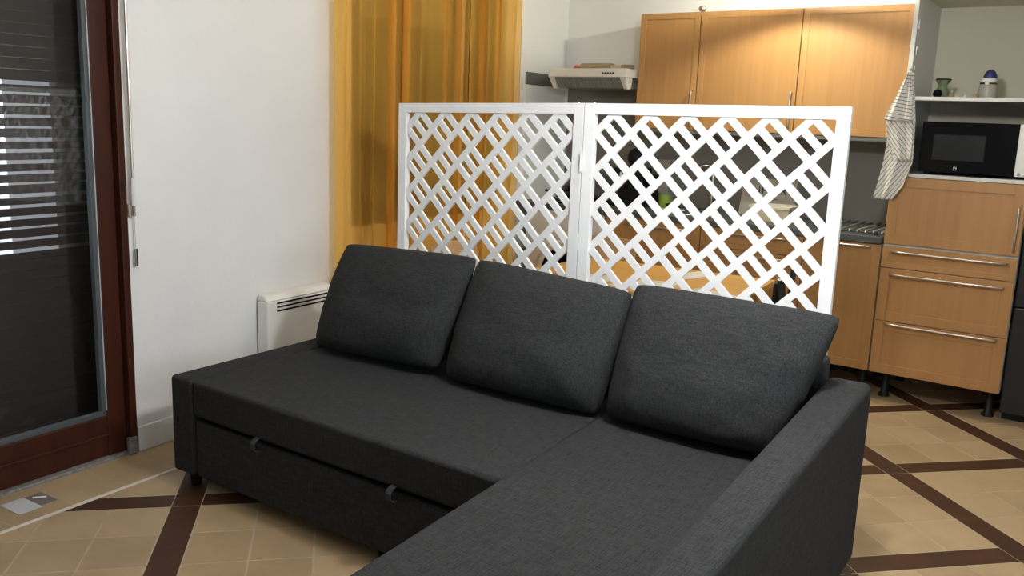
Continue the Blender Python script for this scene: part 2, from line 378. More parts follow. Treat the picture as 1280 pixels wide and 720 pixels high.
wbox('shutter_panel', (N0+.002, -.20, NB+.002), (2.545, -.17, NT-.002), M_shutter, e, 0); wbox('shutter_panel', (2.560, -.20, NB+.002), (N1-.002, -.17, NT-.002), M_shutter, e, 0)
wbox('shutter_box', (N0+.055, -.035, 1.93), (2.2, -.005, NT-.01), M_shbox, e, 0)
# ------------------------------------------------------------------ curtains
def curtain(u0, u1, waves, seed, lab):
    rnd = random.Random(seed); nu, nz = 220, 14; ph = [rnd.uniform(0, 6.28) for _ in range(5)]; vs = []
    for i in range(nu+1):
        t = i/nu
        for j in range(nz+1):
            h = j/nz; z = .025+h*2.45
            a = t*waves*2*math.pi+ph[0]+1.6*math.sin(t*9+ph[1])+.9*math.sin(t*17+ph[4])+.25*math.sin(h*2+ph[2])
            am = .75+.40*math.sin(t*13+ph[2])
            n = .062+.030*am*math.sin(a)+.006*math.sin(a*2.3+ph[3])
            uu = u0+(u1-u0)*(t+.030*am*math.sin(a*1.0+1.5)*math.sin(t*math.pi)*1.2)+(1-h)*.012*math.sin(a*.5+ph[4])
            vs.append((uu, n, z))
    fs = [(i*(nz+1)+j, (i+1)*(nz+1)+j, (i+1)*(nz+1)+j+1, i*(nz+1)+j+1) for i in range(nu) for j in range(nz)]
    m = WB(); m.add(vs, fs, True); o = m.build('curtain', M_curt)
    return tag(o, lab, 'curtain')
curtain(1.135, 2.27, 8, 3, 'sheer amber curtain hanging next to the white radiator, wider of the two')
curtain(2.285, 2.89, 5, 11, 'narrower sheer amber curtain hanging on the cooker hood side of the window')
q = WB(); q.tube([(1.06, .065, 2.49), (2.97, .065, 2.49)], .010, 10)
tag(q.build('curtain_rod', M_steel), 'slim steel curtain rod above the amber curtains', 'curtain rod')
# ------------------------------------------------------------------ radiator
e = thing('radiator', WL((1.0, .02, .14)), 'white electric panel radiator with three dark slots beside the amber curtain', 'radiator')
wbox('body', (.66, .012, .15), (1.112, .080, .548), M_radi, e, .006)
q = WB(); q.add([(.66,.012,.549),(1.112,.012,.549),(1.112,.080,.549),(.66,.080,.549),(.668,.012,.582),(1.104,.012,.582),(1.104,.058,.578),(.668,.058,.578)],
                [(0,3,2,1),(4,5,6,7),(0,1,5,4),(1,2,6,5),(2,3,7,6),(3,0,4,7)]); q.build('top_cover', M_radi, e, .008, 3)
for i in range(3):
    zz = .541-i*.0185
    wbox('vent_slot', (.722, .0795, zz-.0085), (1.088, .0815, zz), M_black, e, 0)
# ------------------------------------------------------------------ curtain draw rods by the door
e = thing('draw_rod', WL((.02, .03, 1.0)), 'steel shutter rod with white sleeve, and a weighted white cord, hanging beside the door frame', 'rod')
q = WB(); q.tube([(.012,.030,2.3),(.012,.030,1.155)], .0055, 8); q.build('shaft', M_steel, e)
q = WB(); q.tube([(.012,.030,1.156),(.012,.030,1.045)], .010, 10); q.build('sleeve', M_whiteplastic, e)
q = WB(); q.tube([(.012,.030,1.046),(.012,.030,1.003)], .0065, 10); q.build('tip', M_chrome, e)
q = WB(); q.tube([(.022,.018,2.3),(.022,.018,.868)], .0028, 6); q.build('cord', M_whiteplastic, e, label='thin white cord')
q = WB(); q.tube([(.022,.018,.868),(.022,.018,.797)], .0075, 10); q.build('weight', M_chrome, e, label='chrome weight on the cord')
q = WB(); q.box((-.002, .0, 1.0), (.012, .018, 1.05)); tag(q.build('wall_hook', M_cardl, bevel=.003), 'small beige cleat on the wall behind the rod tip', 'hook')
# paper scraps on the floor by the door
q = WB(); q.box((-.62,.075,.001),(-.535,.20,.003)); tag(q.build('paper_sheet', M_paper), 'grey white paper sheet on the border tiles by the door', 'paper')
q = WB(); q.box((-.533,.078,.001),(-.47,.185,.002)); tag(q.build('dark_scrap', M_darkpaper), 'dark square scrap on the floor beside the white paper', 'scrap')
q = WB(); q.tube([(-.52,.11,.006),(-.485,.14,.006)], .0035, 6); tag(q.build('plastic_clip', M_whiteplastic), 'tiny white clip on the dark square scrap', 'clip')
# ------------------------------------------------------------------ sofa
e = thing('corner_sofa', (-1.8, 2.1, 0), 'charcoal woven fabric corner sofa with a chaise in front of the lattice screen', 'sofa')
SZ = .432; YB = 2.90
def quad(xy4, z0, z1): return MB().hexa([(x, y, z0) for x, y in xy4], [(x, y, (z1[i] if isinstance(z1, (tuple, list)) else z1)) for i, (x, y) in enumerate(xy4)])
quad([(-2.935,1.945),(-2.812,1.950),(-2.852,YB),(-2.975,YB)], .05, .434).build('armrest', M_fab, e, .016, 4)
quad([(-.665,1.17),(-.556,1.17),(-.613,2.925),(-.752,2.925)], .05, (.592,.592,.655,.655)).build('armrest', M_fab, e, .022, 4)
quad([(-2.808,1.952),(-1.368,1.952),(-1.462,YB-.06),(-2.845,YB-.06)], .292, SZ).build('seat_cushion', M_fab, e, .017, 4)
quad([(-1.318,1.16),(-.668,1.16),(-.752,YB-.06),(-1.458,YB-.06)], .20, SZ+.004).build('chaise_cushion', M_fab, e, .022, 4)
quad([(-1.300,1.19),(-.672,1.19),(-.752,YB-.13),(-1.44,YB-.13)], .05, .198).build('chaise_base', M_fab, e, .012, 3)
quad([(-2.806,1.962),(-1.375,1.962),(-1.377,1.99),(-2.807,1.99)], .05, .272).build('drawer_front', M_fab, e, .008, 3)
quad([(-2.80,2.0),(-1.39,2.0),(-1.45,YB-.13),(-2.84,YB-.13)], .055, .288).build('frame_base', M_black, e)
quad([(-2.850,YB-.045),(-.742,YB-.045),(-.742,YB),(-2.850,YB)], .05, .73).build('backrest', M_fab, e, .02, 4)
for x, y in ((-2.845,1.985),(-2.86,2.82),(-.62,1.25),(-.70,2.83),(-1.27,1.25)):
    MB().lathe((x, y, 0), [(.017,0),(.019,.003),(.024,.052)], 12).build('leg', M_black, e)
for x in (-2.437, -1.789):
    m = MB()
    prof = [(1.949,.306),(1.930,.300),(1.919,.286),(1.920,.268),(1.934,.255),(1.961,.252)]
    vs = [(x+dx, y, z) for y, z in prof for dx in (0, .022)]+[(x+dx, y+.003, z-.002) for y, z in prof for dx in (0, .022)]
    n6 = len(prof)*2
    fs = [(i, i+1, i+3, i+2) for i in range(0, n6-2, 2)]+[(n6+i, n6+i+2, n6+i+3, n6+i+1) for i in range(0, n6-2, 2)]+[(i, i+2, n6+i+2, n6+i) for i in range(0, n6-2, 2)]+[(i+1, n6+i+1, n6+i+3, i+3) for i in range(0, n6-2, 2)]
    m.add(vs, fs).build('pull_tab', M_tab, e)
# back cushions: puffed, pinched at the corners
def cushion(bl, br, tl, tr, T, seed, lab, nrm=(0.02,-1,.12)):
    bl, br, tl, tr = map(Vector, (bl, br, tl, tr)); nrm = Vector(nrm).normalized(); n = 30; vs = []
    for side in (1, -1):
        for i in range(n+1):
            for j in range(n+1):
                s, t = i/n*2-1, j/n*2-1
                s = math.copysign(abs(s)**.72, s); t = math.copysign(abs(t)**.72, t)
                s2 = s*(1+.012*(1-t*t)); t2 = t*(1+.004*(1-s*s))
                rr = max(0, abs(s)**9*abs(t)**9); s2 *= 1-.030*rr; t2 *= 1-.035*rr
                a, b_ = (s2+1)/2, (t2+1)/2
                q = bl*(1-a)*(1-b_)+br*a*(1-b_)+tl*(1-a)*b_+tr*a*b_
                h = ((1-abs(s)**4)*(1-abs(t)**4))**.5*(1-.30*(s*s+t*t)/2)*(1.12 if t < 0 else 1.0-.18*t)
                wv = noise.noise(Vector((s*1.6+seed, t*1.6, side*3)))*.10+noise.noise(Vector((s*5+seed, t*5, side)))*.035*(1.5 if abs(s) > .6 else .6)
                edge = 1-(1-abs(s))*(1-abs(t))
                cr = .007*math.sin(9*t+seed+3*s)*max(0, abs(s)-.55)*2*((1-abs(t)**4)) 
                vs.append(q+nrm*side*(T/2*(h*(1+wv*1.6))+cr*h))
    m = (n+1)**2
    fs = [(i*(n+1)+j, (i+1)*(n+1)+j, (i+1)*(n+1)+j+1, i*(n+1)+j+1) for i in range(n) for j in range(n)]
    fs += [tuple(m+q for q in f[::-1]) for f in fs]
    mb = MB(); mb.add(vs, fs, True); o = mb.build('back_cushion', M_fab)
    bm = bmesh.new(); bm.from_mesh(o.data); bmesh.ops.remove_doubles(bm, verts=bm.verts, dist=.0008); bmesh.ops.recalc_face_normals(bm, faces=bm.faces); bm.to_mesh(o.data); bm.free()
    return tag(o, lab, 'cushion', 'back cushions on the corner sofa')
cushion((-2.845,2.60,.440),(-2.147,2.60,.462),(-2.790,2.735,.885),(-2.068,2.735,.908), .21, 1.3, 'charcoal back cushion nearest the radiator, at the left end of the sofa')
cushion((-2.108,2.595,.445),(-1.425,2.595,.442),(-2.070,2.735,.905),(-1.385,2.735,.868), .21, 5.1, 'middle charcoal back cushion, between its two neighbours on the sofa')
cushion((-1.396,2.585,.452),(-.800,2.585,.455),(-1.382,2.735,.902),(-.680,2.735,.895), .20, 9.7, 'largest looking charcoal back cushion, next to the high armrest on the chaise')
# ------------------------------------------------------------------ lattice screen
scr = thing('lattice_screen', (-1.81, 3.05, 0), 'white painted two-panel wooden lattice room divider standing behind the sofa', 'room divider')
P = .15; PW = .994; PH = 1.51; ST = .046; RL = .042
def panel(A, B, zA, zB):
    A, B = Vector(A), Vector(B); d = (B-A).normalized(); L = (B-A).length; nn = Vector((d.y, -d.x))   # nn toward the camera
    def M(q):
        u, n, v = q; uu = u/PW*L; s = (zA+(zB-zA)*u/PW)/PH
        w_ = A+d*uu+nn*n; return Vector((w_.x, w_.y, v*s))
    def NB_(): m = MB(); m.M = M; return m
    fr = NB_(); fr.box((0,-.030,0),(ST,0,PH)); fr.box((PW-ST,-.030,0),(PW,0,PH)); fr.box((ST,-.030,PH-RL),(PW-ST,0,PH)); fr.box((ST,-.030,.06),(PW-ST,0,.06+RL))
    f_ = fr.build('panel_frame', M_screen, scr, .0015)
    u_in = (PW-6*P)/2; v0 = PH-.1875; x0_, x1_, y0_, y1_ = ST-.004, PW-ST+.004, .06+RL-.004, PH-RL+.004; w = .0265/2*math.sqrt(2)
    def slat(dirn, c, n0, n1, lim=None):
        # band |v - v0 -/+ (u-u_in) - c| < w ; dirn +1 '/', -1 '\'
        poly = [Vector(t) for t in ((x0_, y0_), (x1_, y0_), (x1_, y1_), (x0_, y1_))]
        nrm = Vector((-dirn, 1)); base = v0-dirn*u_in+c
        poly = halfclip(poly, nrm, base-w)
        if len(poly) > 2: poly = halfclip(poly, -nrm, -(base+w))
        if lim and len(poly) > 2:
            n2 = Vector((1, 1)); poly = halfclip(poly, n2, lim[0])if False else halfclip(poly, Vector((-1, 1)), lim[0])
            if len(poly) > 2: poly = halfclip(poly, Vector((1, -1)), -lim[1])
        if len(poly) < 3: return
        ar = abs(sum(poly[i].x*poly[(i+1) % len(poly)].y-poly[(i+1) % len(poly)].x*poly[i].y for i in range(len(poly))))/2
        if ar < 1e-4: return
        nv = len(poly); vs = [(q.x, n0, q.y) for q in poly]+[(q.x, n1, q.y) for q in poly]
        m = NB_(); m.add(vs, [tuple(range(nv-1, -1, -1)), tuple(range(nv, 2*nv))]+[(i, (i+1) % nv, nv+(i+1) % nv, nv+i) for i in range(nv)])
        m.build('slat' if not lim else 'short_slat', M_screen, f_)
    for i in range(-20, 12): slat(1, P*(i+.5), -.0195, -.0080)
    for i in range(-14, 12): slat(-1, P*(i+.5), -.0205, -.0090)
    for k_ in range(-1, 7):
        for j in range(-1, 11):
            uc, vc = u_in+(k_+.5)*P, v0-(j+.5)*P; cc = vc-v0+(uc-u_in)
            b0 = vc-uc
            slat(-1, cc, -.0205, -.0090, (b0-P/2, b0+P/2))
    return M
MA = panel((-2.822,3.093), (-1.810,3.044), 1.493, 1.513)
panel((-1.806,3.043), (-.818,3.106), 1.513, 1.523)
for zz in (.3, 1.25):
    MB().tube([(-1.808,3.036,zz),(-1.808,3.036,zz+.07)], .005, 8).build('hinge', M_screen, scr)
for xx in (-1.842, -1.771): MB().lathe((xx, 3.058, 1.5085), [(.004,0),(.004,.006),(.002,.009)], 8).build('screw_head', M_screen, scr)
# ------------------------------------------------------------------ kitchen fronts
YF = 5.0
def front(name, x0, x1, z0, z1, par, y=YF, fr=.045, th=.02):
    m = MB()
    m.box((x0, y+.006, z0), (x1, y+th, z1))
    m.box((x0, y, z0), (x0+fr, y+.006, z1)); m.box((x1-fr, y, z0), (x1, y+.006, z1))
    m.box((x0+fr, y, z0), (x1-fr, y+.006, z0+fr)); m.box((x0+fr, y, z1-fr), (x1-fr, y+.006, z1))
    return m.build(name, M_beech, par, .0012)
def handle(x0, x1, z, par, y=YF, vert=None):
    m = MB()
    if vert: pts = [(x0, y, vert[0]), (x0, y-.03, vert[0]), (x0, y-.03, vert[1]), (x0, y, vert[1])]
    else: pts = [(x0, y, z), (x0, y-.03, z), (x1, y-.03, z), (x1, y, z)]
    P_ = []
    for a, b_ in zip(pts, pts[1:]): P_ += [Vector(a).lerp(Vector(b_), t) for t in (.12, .5, .88)]
    m.tube([pts[0]]+P_+[pts[-1]], .0055, 8)
    return m.build('handle', M_steel, par)
def carcass(e, x0, x1, z0, z1, y0, y1, m_=None): BX('body', (x0+.002, y0, z0), (x1-.002, y1, z1), m_ or M_melamine, e)
def legs(e, x0, x1, h=.15):
    for x in (x0+.07, x1-.05):
        for y in (5.12, 5.52):
            MB().lathe((x, y, 0), [(.030,0),(.030,.012),(.019,.02),(.019,h)], 14).build('leg', M_black, e)
# door cabinet left
e = thing('base_cabinet', (-2.44, 5.3, 0), 'beech base cabinet under the black coffee machine, left of the drawers, seen through the lattice', 'cabinet')
carcass(e, -2.77, -2.12, .152, .852, 5.022, 5.62); legs(e, -2.77, -2.12)
d = front('door', -2.766, -2.124, .155, .85, e); handle(-2.62, -2.22, .815, d)
# drawers
e = thing('base_cabinet', (-1.81, 5.3, 0), 'beech base cabinet with three drawers under the printed carton, seen through the lattice', 'cabinet')
carcass(e, -2.118, -1.502, .152, .852, 5.022, 5.62); legs(e, -2.118, -1.502)
for z0, z1, hz in ((.735,.85,.825),(.443,.731,.705),(.155,.439,.415)):
    d = front('drawer', -2.115, -1.505, z0, z1, e, fr=.03 if z1-z0 < .2 else .045); handle(-1.97, -1.60, hz, d)
# door right
e = thing('base_cabinet', (-1.29, 5.3, 0), 'beech base cabinet with one door under the metal drying rack', 'cabinet')
carcass(e, -1.50, -1.087, .152, .852, 5.022, 5.62); legs(e, -1.50, -1.087)
d = front('door', -1.497, -1.089, .155, .85, e); handle(-1.40, -1.145, .836, d)
# tall unit
X0, X1 = -1.083, -.445
e = thing('tall_cabinet', (-.77, 5.3, 0), 'tall beech and white oven cabinet with an open niche above three drawers', 'cabinet')
BX('side_panel', (X0+.018, 5.0-.002+.02, 1.215), (X0+.040, 5.60, 2.46), M_melamine, e, .001); BX('side_panel', (X1-.022, 5.02, 1.215), (X1, 5.60, 2.46), M_melamine, e, .001)
BX('back_panel', (X0+.04, 5.585, 1.235), (X1-.022, 5.60, 2.44), M_cab_in, e)
BX('shelf', (X0+.041, 5.02, 1.609), (X1-.023, 5.584, 1.628), M_melamine, e, .001)
BX('niche_floor', (X0+.041, 5.015, 1.216), (X1-.023, 5.584, 1.234), M_melamine, e, .001)
BX('top_panel', (X0+.041, 5.02, 2.13), (X1-.023, 5.584, 2.15), M_cab_in, e)
carcass(e, X0, X1, .152, 1.213, 5.022, 5.60); legs(e, X0, X1)
for zz in (1.99, 1.86, 1.76): BX('hinge_plate', (X0+.0405, 5.05, zz-.022), (X0+.0465, 5.075, zz+.022), M_steel, e, .001)
d = front('flap_door', X0+.004, X1-.003, .862, 1.213, e, fr=.05); handle(X1-.025, 0, 0, d, vert=(.885, 1.10))
for z0, z1, hz in ((.735,.848,.822),(.446,.731,.700),(.155,.442,.443-.0)):
    d = front('drawer', X0+.003, X1-.003, z0, z1, e, fr=.03 if z1-z0 < .2 else .05); handle(X0+.055, X1-.048, hz-(.0 if z0 > .2 else .012), d)
# worktop
b = BX('worktop', (-3.46, 4.975, .856), (-1.087, YW-.013, .893), M_slate, bevel=.004); tag(b, 'dark slate grey kitchen worktop running behind the lattice screen', 'worktop')
# wall cabinets
YU = 5.26
def wallcab(x0, x1, lab, hx=None):
    e = thing('wall_cabinet', ((x0+x1)/2, 5.4, 1.40), lab, 'cabinet', 'beech wall cabinets above the worktop')
    carcass(e, x0, x1, 1.418, 2.118, YU+.022, YW-.001)
    d = front('door', x0+.002, x1-.002, 1.412, 2.12, e, y=YU, fr=.038)
    if hx: handle(hx, 0, 0, d, YU, vert=(1.435, 1.648))
    return e
wallcab(-2.741, -2.331, 'narrow beech wall cabinet next to the cooker hood', -2.353)
wallcab(-2.329, -1.708, 'wide beech wall cabinet in the middle of the three, with a tall bar handle', -1.732)
wallcab(-1.706, -1.100, 'wide beech wall cabinet without a handle, next to the tall open cabinet')
b = BX('light_rail', (-2.74, YU+.004, 1.388), (-1.085, YU+.30, 1.409), M_backs_d); tag(b, 'grey strip along the underside of the beech wall cabinets', 'light rail')
tag(MB().lathe((-2.333, 5.275, 2.1205), [(.006,0),(.02,.006),(.025,.018),(.022,.03),(.010,.037)], 14).build('metal_ball', M_steel), 'small dark metal ball on top of the wall cabinets', 'ball')
# fridge
e = thing('fridge', (-.13, 5.35, 0), 'black fridge at the picture edge beside the tall beech cabinet', 'fridge')
BX('body', (-.438, 5.10, .04), (.16, 5.63, 1.03), M_fridge, e, .004)
BX('door', (-.438, 5.045, .05), (.16, 5.095, .60), M_fridge, e, .006); BX('door', (-.438, 5.045, .606), (.16, 5.095, 1.03), M_fridge, e, .006)
BX('plinth', (-.43, 5.12, 0.0), (.155, 5.60, .042), M_black, e)
# microwave
e = thing('microwave', (-.73, 5.25, 1.234), 'black microwave oven with a grey window in the niche of the tall cabinet', 'microwave')
BX('body', (-.967, 5.075, 1.248), (-.478, 5.42, 1.505), M_black, e, .003)
BX('front_glass', (-.966, 5.052, 1.249), (-.522, 5.074, 1.504), M_blackgloss, e, .002)
BX('window', (-.905, 5.0505, 1.312), (-.665, 5.0525, 1.440), mat('grey_door_screen', (.016,.017,.018), .25, spec=.15), e, 0, label='dark grey oven window')
BX('control_panel', (-.5215, 5.052, 1.249), (-.478, 5.074, 1.504), M_hood, e, .002, label='silver grey control strip')
MB().lathe((-.502, 5.051, 1.262), [(.004,0),(.008,.0),(.008,-.006)], 12, 'y').build('knob', M_chrome, e)
for x in (-.93, -.52): BX('foot', (x-.015, 5.10, 1.2345), (x+.015, 5.14, 1.2475), M_black, e)
m = MB()
for a, b_ in (((-.796,1.268),(-.796,1.280)),((-.784,1.268),(-.784,1.280))): m.box((a[0]-.0012, 5.0512, a[1]), (a[0]+.0012, 5.0522, b_[1]))
m.box((-.796,5.0512,1.273),(-.784,5.0522,1.2755)).box((-.799,5.0512,1.2635),(-.781,5.0522,1.2655)).box((-.793,5.0512,1.278),(-.787,5.0522,1.280))
m.build('front_emblem', M_whiteplastic, e, label='tiny white emblem')
# shelf ornaments
def tl(mb, name, m_, lab, cat, **kw): return tag(mb.build(name, m_, **kw), lab, cat)
SH = 1.6285
sc_w = lambda a, h: .10*math.sin(7*a) if h > .085 else 0
e = thing('vase', (-.925, 5.22, SH), 'small green vase with a dark frilled rim on the white shelf', 'vase')
MB().lathe((-.925,5.22,SH), [(.030,0),(.036,.012),(.034,.03),(.022,.058),(.022,.066),(.036,.092)], 28, wob=sc_w).build('body', M_green, e)
MB().lathe((-.925,5.22,SH+.090), [(.034,0),(.037,.007),(.030,.010)], 28, wob=lambda a, h: .10*math.sin(7*a)).build('rim', M_black, e)
tl(MB().lathe((-.935,5.165,SH), [(.006,0),(.018,.006),(.024,.020),(.018,.036),(.006,.042)], 20), 'glass_ball', M_blackgloss, 'shiny dark ball in front of the green vase', 'ball')
e = thing('trinket', (-.875, 5.2, SH), 'small beige clay bell with a pale knob beside the green vase', 'ornament')
MB().lathe((-.875,5.2,SH), [(.018,0),(.016,.012),(.008,.026)], 14).build('bell', M_clay, e); MB().lathe((-.875,5.2,SH+.0255), [(.003,0),(.006,.004),(.006,.009),(.002,.013)], 10).build('knob', M_pale, e)
tl(MB().lathe((-.842,5.19,SH), [(.006,0),(.009,.006),(.008,.014),(.003,.018)], 12), 'pebble', M_pale, 'pale round pebble just right of the clay bell', 'pebble')
tl(MB().lathe((-.805,5.19,SH), [(.012,0),(.015,.005),(.010,.013),(.004,.016)], 12), 'pebble', M_pale, 'pale flat pebble midway between clay bell and blue topped bottle', 'pebble')
tl(MB().lathe((-.758,5.18,SH), [(.008,0),(.014,.008),(.014,.018),(.006,.027)], 14), 'pebble', M_clay, 'larger beige pebble touching the blue topped bottle', 'pebble')
e = thing('bottle_ornament', (-.71, 5.22, SH), 'glass bottle ornament with a navy blue cap, white band and bow', 'ornament')
MB().lathe((-.71,5.22,SH), [(.046,0),(.048,.01),(.044,.055),(.038,.072)], 22).build('body', mat('smoky_glass', (.36,.34,.28), .2), e)
MB().lathe((-.71,5.22,SH+.072), [(.039,0),(.041,.005),(.040,.009)], 22).build('ribbon', M_ink, e)
MB().lathe((-.71,5.22,SH+.081), [(.038,0),(.036,.014),(.031,.022)], 22).build('band', M_whiteplastic, e)
MB().lathe((-.706,5.22,SH+.103), [(.032,0),(.031,.012),(.022,.032),(.008,.044)], 22).build('cap', M_blue, e)
MB().lathe((-.712,5.178,SH+.077), [(.002,0),(.010,.002),(.010,.006),(.002,.008)], 10, 'y').build('bow', M_whiteplastic, e)
tl(MB().box((-.655,5.20,SH),(-.60,5.24,SH+.006)), 'coaster', M_ink, 'flat dark strip lying right of the blue topped bottle', 'strip')
# towel on its hook
MB_ = MB().tube([(-1.045,5.018,1.765),(-1.045,4.988,1.755),(-1.045,4.982,1.768)], .003, 6)
tl(MB_, 'towel_hook', M_steel, 'small steel hook on the tall cabinet edge holding the towel', 'hook')
def towel():
    e = thing('tea_towel', (-1.05, 4.975, 1.10), 'white tea towel with thin grey stripes hanging from a hook on the tall cabinet', 'towel')
    def piece(rows, name, kx, ky, nudge):
        nu = 26; vs = []; uvs = []
        nr = len(rows)
        rr = []
        for a in range(nr-1):
            for q in range(6): rr.append([rows[a][c]+(rows[a+1][c]-rows[a][c])*q/6 for c in range(3)])
        rr.append(list(rows[-1]))
        for z, xl, xrr in rr:
            for i in range(nu+1):
                t = i/nu; x = xl+(xrr-xl)*t; amp = .010+.006*(1.75-z)
                y = 4.968-nudge+amp*math.sin(t*11+z*5)*.8+.004*math.sin(t*23)
                y = min(y, 4.986)
                vs.append((x, y, z)); uvs.append((x*kx+z*ky, 0))
        m_ = nu+1; fs = [(r_*m_+i, r_*m_+i+1, (r_+1)*m_+i+1, (r_+1)*m_+i) for r_ in range(len(rr)-1) for i in range(nu)]
        mb = MB(); mb.add(vs, fs, True); o = mb.build(name, M_towel, e)
        uvl = o.data.uv_layers.new(name='UVMap')
        for lp in o.data.loops: uvl.data[lp.index].uv = uvs[lp.vertex_index]
        s = o.modifiers.new('s', 'SOLIDIFY'); s.thickness = .003
    piece([(1.745,-1.048,-1.028),(1.62,-1.08,-1.002),(1.50,-1.110,-.985),(1.30,-1.118,-.975),(1.17,-1.135,-1.01),(1.095,-1.150,-1.055)], 'back_fold', 52, -34, 0)
    piece([(1.745,-1.046,-1.030),(1.62,-1.092,-1.008),(1.50,-1.140,-1.000)], 'front_fold', 8, 55, .022)
    piece([(1.50,-1.128,-.995),(1.40,-1.110,-.985),(1.30,-1.075,-.985)], 'middle_fold', 50, 42, .012)
    
towel()
# ------------------------------------------------------------------ hood and things on it
e = thing('cooker_hood', (-3.0, 5.35, 1.64), 'white cooker hood on the wall left of the beech wall cabinets', 'cooker hood')
BX('housing', (-3.335, 5.12, 1.722), (-2.752, YW-.013, 1.776), M_hood, e, .003)
m = MB().hexa([(-3.315,5.20,1.655),(-2.775,5.20,1.655),(-2.775,5.64,1.655),(-3.315,5.64,1.655)], [(-3.30,5.135,1.721),(-2.79,5.135,1.721),(-2.79,5.64,1.721),(-3.30,5.64,1.721)]); m.build('filter', M_filter, e)
for x0 in (-3.335, -2.80):
    MB().hexa([(x0+.012,5.175,1.648),(x0+.036,5.175,1.648),(x0+.036,5.22,1.648),(x0+.012,5.22,1.648)], [(x0,5.125,1.721),(x0+.048,5.125,1.721),(x0+.048,5.22,1.721),(x0,5.22,1.721)]).build('bracket', M_enamel, e, .004)
for i in range(5): BX('button', (-2.925+i*.019, 5.117, 1.742), (-2.912+i*.019, 5.121, 1.751), M_black, e)
for i in range(24):
    x = -3.29+i*.0215
    MB().add([(x,5.136,1.718),(x+.006,5.136,1.718),(x+.006,5.1985,1.657),(x,5.1985,1.657),(x,5.130,1.716),(x+.006,5.130,1.716),(x+.006,5.1925,1.655),(x,5.1925,1.655)],[(0,3,2,1),(4,5,6,7),(0,1,5,4),(1,2,6,5),(2,3,7,6),(3,0,4,7)]).build('filter_rib', M_filter, e)
HT = 1.7765
m = MB(); m.M = None
m.add([(-3.16,5.26,HT),(-2.955,5.26,HT),(-2.955,5.34,HT),(-3.16,5.34,HT),(-3.185,5.255,HT+.022),(-2.955,5.255,HT+.022),(-2.955,5.345,HT+.022),(-3.185,5.345,HT+.022),(-3.165,5.27,HT+.042),(-2.955,5.27,HT+.042),(-2.955,5.335,HT+.042),(-3.165,5.335,HT+.042)],
      [(0,3,2,1),(0,1,5,4),(1,2,6,5),(2,3,7,6),(3,0,4,7),(4,5,9,8),(5,6,10,9),(6,7,11,10),(7,4,8,11),(8,9,10,11)])
tl(m, 'carton', M_card, 'long brown cardboard carton lying on the cooker hood', 'box')
tl(MB().box((-2.950,5.27,HT),(-2.872,5.33,HT+.030)), 'carton', M_cardl, 'pale beige box between the brown carton and small olive box on the hood', 'box', bevel=.001)
tl(MB().box((-2.868,5.27,HT),(-2.80,5.32,HT+.033)), 'carton', M_card, 'small olive box on the cooker hood nearest the wall cabinets', 'box', bevel=.001)
tl(MB().lathe((-3.222,5.30,HT), [(.012,0),(.022,.008),(.024,.018),(.016,.030),(.005,.034)], 16), 'orange', M_orange, 'small orange fruit on the cooker hood', 'fruit')
# ------------------------------------------------------------------ washing machine and worktop things
e = thing('washing_machine', (-3.08, 5.3, 0), 'white front loading washing machine under the worktop near the curtain', 'washing machine')
BX('body', (-3.38, 5.0, .02), (-2.785, 5.60, .853), M_enamel, e, .006)
BX('control_panel', (-3.375, 4.992, .735), (-2.79, 4.9995, .845), M_enamel, e, .002)
BX('detergent_drawer', (-3.36, 4.988, .75), (-3.20, 4.9925, .83), M_enamel, e, .001)
MB().lathe((-3.05,4.999,.42), [(.245,0),(.24,-.012),(.205,-.02),(.20,-.012)], 36, 'y').build('door_ring', M_hood, e)
MB().lathe((-3.05,4.988,.42), [(.198,0),(.17,-.010),(.10,-.022),(.02,-.026)], 36, 'y').build('porthole', M_blackgloss, e)
for x in (-3.33,-2.84):
    for y in (5.05,5.55): MB().lathe((x,y,0), [(.02,0),(.02,.021)], 10).build('foot', M_black, e)
CT = .8935
e = thing('gas_hob', (-3.1, 5.33, CT), 'black gas hob with burner grates on the worktop beneath the hood', 'hob')
BX('glass_plate', (-3.38, 5.06, CT), (-2.99, 5.58, CT+.010), M_blackgloss, e, .003)
for x in (-3.28,-3.09):
    for y in (5.18,5.45):
        MB().lathe((x,y,CT+.010), [(.035,0),(.035,.010),(.02,.014)], 16).build('burner', M_black, e)
        m = MB()
        for a in range(4): m.tube([(x+.075*math.cos(a*math.pi/2),y+.075*math.sin(a*math.pi/2),CT+.010),(x+.07*math.cos(a*math.pi/2),y+.07*math.sin(a*math.pi/2),CT+.032),(x+.02*math.cos(a*math.pi/2),y+.02*math.sin(a*math.pi/2),CT+.032)], .004, 6)
        m.build('pan_grate', M_blackmetal, e)
e = thing('cooking_pot', (-3.28, 5.45, CT+.042), 'black lidded pot on the gas hob nearest the wall', 'pot')
MB().lathe((-3.28,5.45,CT+.034), [(.085,0),(.095,.01),(.095,.06)], 26).build('pot_body', M_lid, e)
MB().lathe((-3.28,5.45,CT+.094), [(.096,0),(.08,.012),(.03,.022),(.012,.026),(.014,.040),(.004,.044)], 26).build('lid', M_lid, e)
e = thing('frying_pan', (-3.1, 5.18, CT+.034), 'black frying pan on the front burner of the gas hob', 'pan')
MB().lathe((-3.09,5.18,CT+.038), [(.07,0),(.095,.035),(.090,.035),(.068,.006)], 26).build('pan_body', M_lid, e)
MB().tube([(-3.15,5.11,CT+.06),(-3.20,5.05,CT+.075),(-3.24,5.0,CT+.085)], .009, 8).build('handle', M_black, e)
